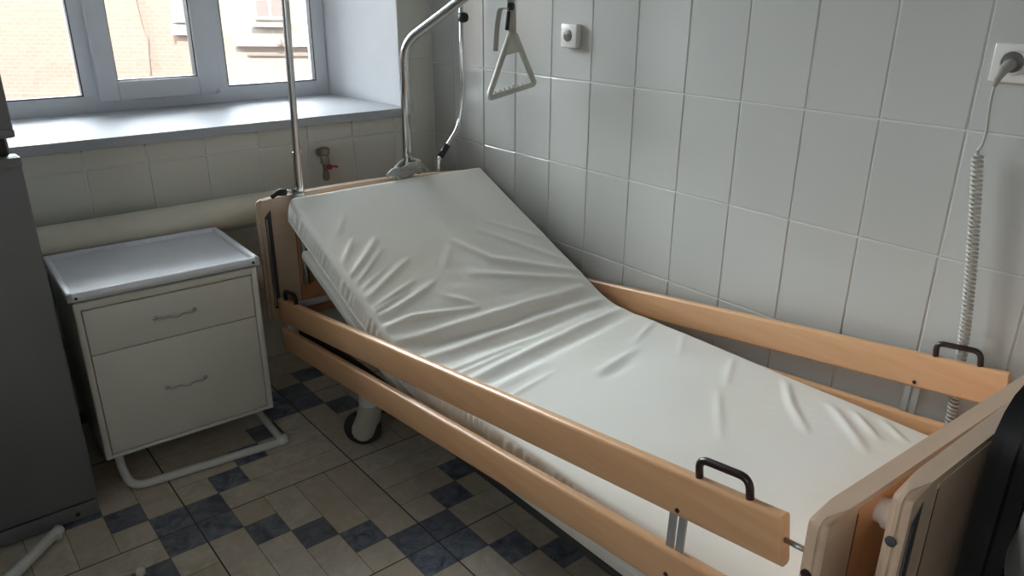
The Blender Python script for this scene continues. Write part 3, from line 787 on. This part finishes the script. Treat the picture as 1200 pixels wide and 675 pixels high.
# tube base
bm = new()
zt = .0135
pth = fillet([(-.222,cy0+.045,.115),(-.222,cy0+.035,.05),(-.215,cy0-.045,zt+.002),(.252,cy0-.075,zt),(.262,cy1-.05,zt)],[.03,.055,.018],7)
tube(bm, pth, .0132, 16)
tube(bm, fillet([(.262,cy1-.06,zt),(.225,cy1-.03,zt),(.222,cy1-.03,.115)],.02,6), .0132, 16)
tube(bm, fillet([(-.222,cy1-.03,.115),(-.222,cy1-.03,zt),(-.150,cy1-.03,zt)],.03,6), .0132, 16)
tube(bm, [(-.16,cy1-.03,zt),(.232,cy1-.03,zt)], .0132, 16)
for v in bm.verts: v.co = RC@v.co
bs = obj('base_tube', bm, M['white_metal'], cab, angle=50)
bm = new(); lathe(bm, [(.004,-.019),(.016,-.015),(.018,0),(.016,.015),(.004,.018)], (.252,cy0-.072,.0175), 'x', 16)
for v in bm.verts: v.co = RC@v.co
obj('end_cap', bm, M['white_metal'], bs, smooth=True)

# ------------------------------------------------------------------ fridge
fr_ = thing('fridge', 'tall grey two-door fridge at the left beside the bedside cabinet', 'fridge', (-1.95,-.4,0))
fx0, fx1, fy0, fy1 = -2.24,-1.652,-.675,-.215
part_box('fridge_body', fr_, M['fridge'], fx0,fx1-.012,fy0+.05,fy1,.03,1.78,bev=.008)
part_box('kick_strip', fr_, M['fridge'], fx0+.005,fx1-.004,fy0+.006,fy0+.05,.008,.055,bev=.003)
for z0,z1,nm in ((.062,1.060,'door'),(1.103,1.775,'door')):
    bm = new(); box(bm, fx0,fx1,fy0,fy0+.045,z0,z1,bev=.007,seg=3); d = obj('door', bm, M['fridge'], fr_, angle=40)
    bm = new(); zz = (z1-.028,z1-.002) if z1 < 1.2 else (z0+.002,z0+.022)
    box(bm, fx0+.004,fx1+.001,fy0-.004,fy0+.02,*zz,bev=.004,seg=2); obj('door_trim', bm, M['fridge'], d, angle=40)
part_box('door_gap', fr_, M['rubber'], fx0+.01,fx1-.02,fy0+.02,fy0+.05,1.055,1.108,bev=.003)
for x in (fx0+.05,fx1-.05):
    bm = new(); lathe(bm, [(.016,0),(.016,.03)], (x,fy0+.08,.0), 'z', 14); obj('foot', bm, M['rubber'], fr_)
bm = new(); lathe(bm, [(.006,.002),(.006,-.003)], (fx1-.06,fy0+.006,.028), 'y', 12); obj('kick_screw', bm, M['rubber'], fr_)

# ------------------------------------------------------------------ stand base on the floor in front of the fridge
t = thing('stand_base', 'white splayed floor stand with rounded leg tips in front of the fridge', 'stand', (-1.965,-.925,0))
C0 = Vector((-1.965,-.925,0))
bm = new(); lathe(bm, [(.035,.03),(.035,.05),(.022,.075),(.016,.10),(.0125,.12),(.0125,1.0)], C0, 'z', 20); obj('hub', bm, M['white_metal'], t, angle=40)
for a in (48,120,192,264,336):
    d = Vector((math.cos(math.radians(a)),math.sin(math.radians(a)),0)); p = C0+Vector((0,0,.042))
    bm = new(); tube(bm, [p+d*.02, p+d*.27+Vector((0,0,-.016)), p+d*.292+Vector((0,0,-.018))], [.017,.0135,.010], 14); lg = obj('leg', bm, M['white_metal'], t, smooth=True)
    bm = new(); tube(bm, [p+d*.272+Vector((0,0,-.0165)), p+d*.298+Vector((0,0,-.0175)), p+d*.303+Vector((0,0,-.0185))], [.0155,.0150,.008], 14)
    lathe(bm, [(.010,-.023),(.012,-.02),(.012,0)], p+d*.285+Vector((0,0,-.0185)), 'z', 12)
    obj('leg_tip', bm, M['white_metal'], lg, smooth=True)

bm = new(); lathe(bm, [(.012,0),(.0125,.003),(.0125,.011),(.010,.014),(.004,.015)], (-1.633,-1.0,0), 'z', 20)
tag(obj('bottle_cap', bm, M['bumper'], smooth=True), 'tiny white cap lying on a blue-grey floor tile at the bottom edge', 'cap')

# ------------------------------------------------------------------ second bed standing foot-to-head in front
b2 = thing('hospital_bed', 'headboard end of a second beech hospital bed at the right edge, behind the footboard', 'bed', (-.55,-3.4,0))
bb, BF = end_board(b2, 'headboard', -.972, -.06, -2.535, .16, .832, .026, -1, arch=.0, skew=.02, droop=.0, post=.082, slot_u=.030, slot_top=.024, outface='wood_board')
bm = new(); lathe(bm, [(.0075,0),(.0075,-.003),(.0045,-.0045)], (-.972,-2.536,.757), 'x', 18); obj('bolt', bm, M['seal'], bb, angle=40)
bm = new()
for x in (-.93,-.14): box(bm, x-.016,x+.016,-4.5,-2.56,.40,.45,bev=.004)
box(bm, -.91,-.16,-2.66,-2.62,.405,.445,bev=.003); box(bm, -.91,-.16,-4.4,-4.36,.405,.445,bev=.003)
obj('base_frame', bm, M['white_metal'], b2, angle=40)
bm = new(); box(bm, -.91,-.16,-4.46,-2.60,.45,.47,bev=.004); obj('mattress_platform', bm, M['platform'], b2, angle=40)
for x in (-.88,-.18):
    for y in (-2.75,-4.3):
        bm = new(); lathe(bm, [(.03,.10),(.03,.41)], (x,y,0), 'z', 18); lg = obj('leg', bm, M['white_metal'], b2, angle=40)
        bm = new(); lathe(bm, [(.045,-.014),(.06,-.010),(.06,.010),(.045,.014)], (x,y,.06), 'x', 28); obj('wheel', bm, M['rubber'], lg, angle=40)
        bm = new(); box(bm, x-.024,x+.024,y-.03,y+.03,.055,.115,bev=.010,seg=3); obj('caster_hood', bm, M['hood'], lg, angle=40)
bm = new(); box(bm, -.86,-.15,-4.40,-2.655,.471,.60,bev=.035,seg=5)
bmesh.ops.subdivide_edges(bm, edges=bm.edges, cuts=3, use_grid_fill=True)
tag(obj('mattress', bm, M['blanket'], smooth=True), 'grey cloth-covered mattress on the second bed at the bottom right corner', 'mattress')
bm = new(); bmesh.ops.create_icosphere(bm, subdivisions=5, radius=1)
for v in bm.verts:
    p = v.co.copy(); d = noise.noise(p*1.7)*.10 + noise.noise(Vector((p.x*2+5,p.y*6,p.z*3)))*.05
    v.co = Vector((-.80+.17*p.x*(1+d), -2.758+.122*p.y*(1+d), max(.603,.745+.185*p.z*(1+d))))
tag(obj('folded_blanket', bm, M['blanket'], smooth=True), 'crumpled grey blanket bundle at the bottom right corner of the picture', 'blanket')
# black vinyl bolster leaning upright against that headboard
bm = new()
px_ = -.800
prism(bm, board_shape(.70,.46,.10,.0), lambda p,t: (px_+p[0], -2.624+.056*t, .474+p[1]))
es = [e for e in bm.edges if len(e.link_faces)==2 and any(len(f.verts)>6 for f in e.link_faces)]
bmesh.ops.bevel(bm, geom=es, offset=.020, segments=6, affect='EDGES')
ob = obj('bolster_pad', bm, M['black_vinyl'], angle=60)
tag(ob, 'shiny black vinyl pad standing upright against the second headboard at the right edge', 'pad')

# ------------------------------------------------------------------ building across the courtyard
CAM = Vector((-1.88815,-2.84918,1.43984)); K = 3.0
O3 = CAM + (Vector((-1,7.1,1.43984))-CAM)*K; O3.z = 0
e1 = Vector((.77,-.64,0)).normalized(); n1 = Vector((-.64,-.77,0)).normalized()
FM = Matrix(((e1.x,-n1.x,0,O3.x),(e1.y,-n1.y,0,O3.y),(0,0,1,0),(0,0,0,1)))
def zz(z): return 1.44-(1.44-z)*K
bl = thing('building', 'sunlit peach brick building seen through the window, across the courtyard', 'building', (0,0,0))
bl.matrix_world = FM; bpy.context.view_layer.update()
def fpart(name, m, s0,s1,z0,z1,d0,d1,parent=bl,bev=0):
    bm = new(); box(bm, s0,s1,-d1,-d0,z0,z1,bev=bev); o = obj(name, bm, M[m]); o.parent = parent; return o
fpart('brick_wall','brick_peach', -17,6.45,-8,6.0,-.6,0)
fpart('brick_base','brick_peach', -17,6.30,-8,zz(.40),0,.10)
fpart('plaster_wall','facade_cream', 6.45,16,-8,6.0,-.6,.02)
pl_ = fpart('pilaster','facade_white', 6.45,7.5,zz(1.12),6.0,0,.16)
fpart('cornice','roof_metal', 6.40,7.6,zz(1.04),zz(1.10),0,.26)
fpart('pilaster_base','brick_peach', 6.47,7.6,-8,zz(1.01),0,.10)
fpart('cornice','facade_white', 6.42,7.6,zz(1.00),zz(1.04),0,.30)
for s0, s1 in ((8.95,9.95),(12.6,13.6),(-5.0,-4.0)):
    w = fpart('window','facade_white', s0,s1,zz(1.19)-.12,zz(1.19)+2.2,0,.10)
    mid = (s0+s1)/2
    for a,b in ((s0+.09,mid-.05),(mid+.05,s1-.09)):
        fpart('pane','facade_glass', a,b,zz(1.19),zz(1.19)+1.9,.09,.11,parent=w)
    fpart('sill','roof_metal', s0-.1,s1+.1,zz(1.10)-.05,zz(1.10)+.02,0,.24,parent=w)
fpart('ledge','facade_dark', 8.35,16,zz(.90)-.10,zz(.90)-.02,0,.14)
fpart('ledge','facade_white', 8.3,16,zz(.90)-.02,zz(.90)+.12,0,.22)
fpart('ledge','facade_dark', 8.6,16,zz(.83)-.10,zz(.83)-.04,0,.10)
bm = new(); lathe(bm, [(.07,-.05),(.09,0),(.06,.12),(.03,.16)], (9.72,-.30,zz(.92)), 'z', 12); o = obj('bracket', bm, M['facade_dark']); o.parent = bl
bm = new(); tube(bm, [(5.36,-.08,3.5),(5.40,-.08,1.1),(5.47,-.08,.3),(5.58,-.09,zz(.96)),(5.52,-.08,-.5),(5.5,-.12,-1.0),(5.34,-.12,-1.6),(5.33,-.12,-5)], .030, 8); o = obj('cable', bm, M['facade_dark']); o.parent = bl

wing = thing('building', 'added out-of-view peach brick wing left of the courtyard, for the wall tiles to reflect', 'building', (-13,18,0))  # unseen wing, added so the glossy tiles mirror brick instead of bright sky
bm = new(); box(bm, -15,-13,1.2,37.2,-8,3.8); wv = obj('brick_wall', bm, M['brick_peach'], wing)
bm = new(); box(bm, -15.2,-12.8,1.1,37.3,3.8,4.1); obj('eaves', bm, M['roof_metal'], wing)
for k in range(6):
    bm = new(); box(bm, -13.02,-12.95,4+k*5.5,5.1+k*5.5,-.4,1.6); obj('window', bm, M['facade_glass'], wing)
# yard far below
bm = new(); box(bm, -30,40,.9,45,-8.2,-8.0); struct(obj('ground', bm, M['asphalt']))

# ------------------------------------------------------------------ light
w = bpy.data.worlds.new('World'); S.world = w; w.use_nodes = True
bg = w.node_tree.nodes['Background']; bg.inputs['Color'].default_value = (.92,.955,1.0,1)
# sky brightness: gradient shaped to light the room, strong beyond the courtyard, weak behind
wn = w.node_tree; tcw = wn.nodes.new('ShaderNodeTexCoord'); sx = wn.nodes.new('ShaderNodeSeparateXYZ'); mr = wn.nodes.new('ShaderNodeMapRange')
mr.inputs['From Min'].default_value = -.2; mr.inputs['From Max'].default_value = .25; mr.inputs['To Min'].default_value = 1.2; mr.inputs['To Max'].default_value = 11.0
mr.interpolation_type = 'SMOOTHSTEP'
wn.links.new(tcw.outputs['Generated'], sx.inputs[0]); wn.links.new(sx.outputs['Y'], mr.inputs['Value']); m2 = wn.nodes.new('ShaderNodeMapRange'); m2.inputs['From Min'].default_value = .1; m2.inputs['From Max'].default_value = .85; m2.inputs['To Min'].default_value = 1.35; m2.inputs['To Max'].default_value = .7
wn.links.new(sx.outputs['Z'], m2.inputs['Value'])
m3 = wn.nodes.new('ShaderNodeMath'); m3.operation = 'MULTIPLY'; wn.links.new(mr.outputs[0], m3.inputs[0]); wn.links.new(m2.outputs[0], m3.inputs[1]); m4 = wn.nodes.new('ShaderNodeMapRange'); m4.inputs['From Min'].default_value = -.02; m4.inputs['From Max'].default_value = .02; m4.inputs['To Min'].default_value = .03; m4.inputs['To Max'].default_value = 1
wn.links.new(sx.outputs['Z'], m4.inputs['Value']); m5 = wn.nodes.new('ShaderNodeMath'); m5.operation = 'MULTIPLY'
wn.links.new(m3.outputs[0], m5.inputs[0]); wn.links.new(m4.outputs[0], m5.inputs[1]); wn.links.new(m5.outputs[0], bg.inputs['Strength'])
sun = bpy.data.lights.new('sun', 'SUN'); sun.energy = 3.5; sun.angle = .02; sun.color = (1,.95,.90)
so = bpy.data.objects.new('sun', sun); COL.objects.link(so)
so.rotation_euler = Vector((.35,.75,-.75)).to_track_quat('-Z','Y').to_euler()
pl = bpy.data.lights.new('window_portal', 'AREA'); pl.shape = 'RECTANGLE'; pl.size = 1.48; pl.size_y = 1.44
pl.cycles.is_portal = True
pl2 = pl.copy(); pl2.size = SY1-SY0; pl2.size_y = SZ1-SZ0
po2 = bpy.data.objects.new('window_portal', pl2); COL.objects.link(po2); po2.location = (XL-.42,(SY0+SY1)/2,(SZ0+SZ1)/2); po2.rotation_euler = (math.radians(90),0,math.radians(-90))  # portal of the added fill window
po = bpy.data.objects.new('window_portal', pl); COL.objects.link(po); po.location = (-.99,.64,1.72); po.rotation_euler = (math.radians(-90),0,0)

# ------------------------------------------------------------------ camera
cam = bpy.data.cameras.new('camera'); co = bpy.data.objects.new('camera', cam); COL.objects.link(co); S.camera = co
yaw, pitch, roll = .687493, -.373192, .006084
f = Vector((math.sin(yaw)*math.cos(pitch), math.cos(yaw)*math.cos(pitch), math.sin(pitch)))
r = Vector((math.cos(yaw), -math.sin(yaw), 0)); u = r.cross(f)
r2 = r*math.cos(roll)+u*math.sin(roll); u2 = -r*math.sin(roll)+u*math.cos(roll)
co.matrix_world = Matrix(((r2.x,u2.x,-f.x,CAM.x),(r2.y,u2.y,-f.y,CAM.y),(r2.z,u2.z,-f.z,CAM.z),(0,0,0,1)))
cam.sensor_width = 36; cam.sensor_fit = 'HORIZONTAL'; cam.lens = 889.54/1200*36; cam.clip_start = .02; cam.clip_end = 200

S.view_settings.view_transform = 'Standard'; S.view_settings.look = 'None'; S.view_settings.gamma = 1
S.view_settings.exposure = 1.24; S.view_settings.use_curve_mapping = False
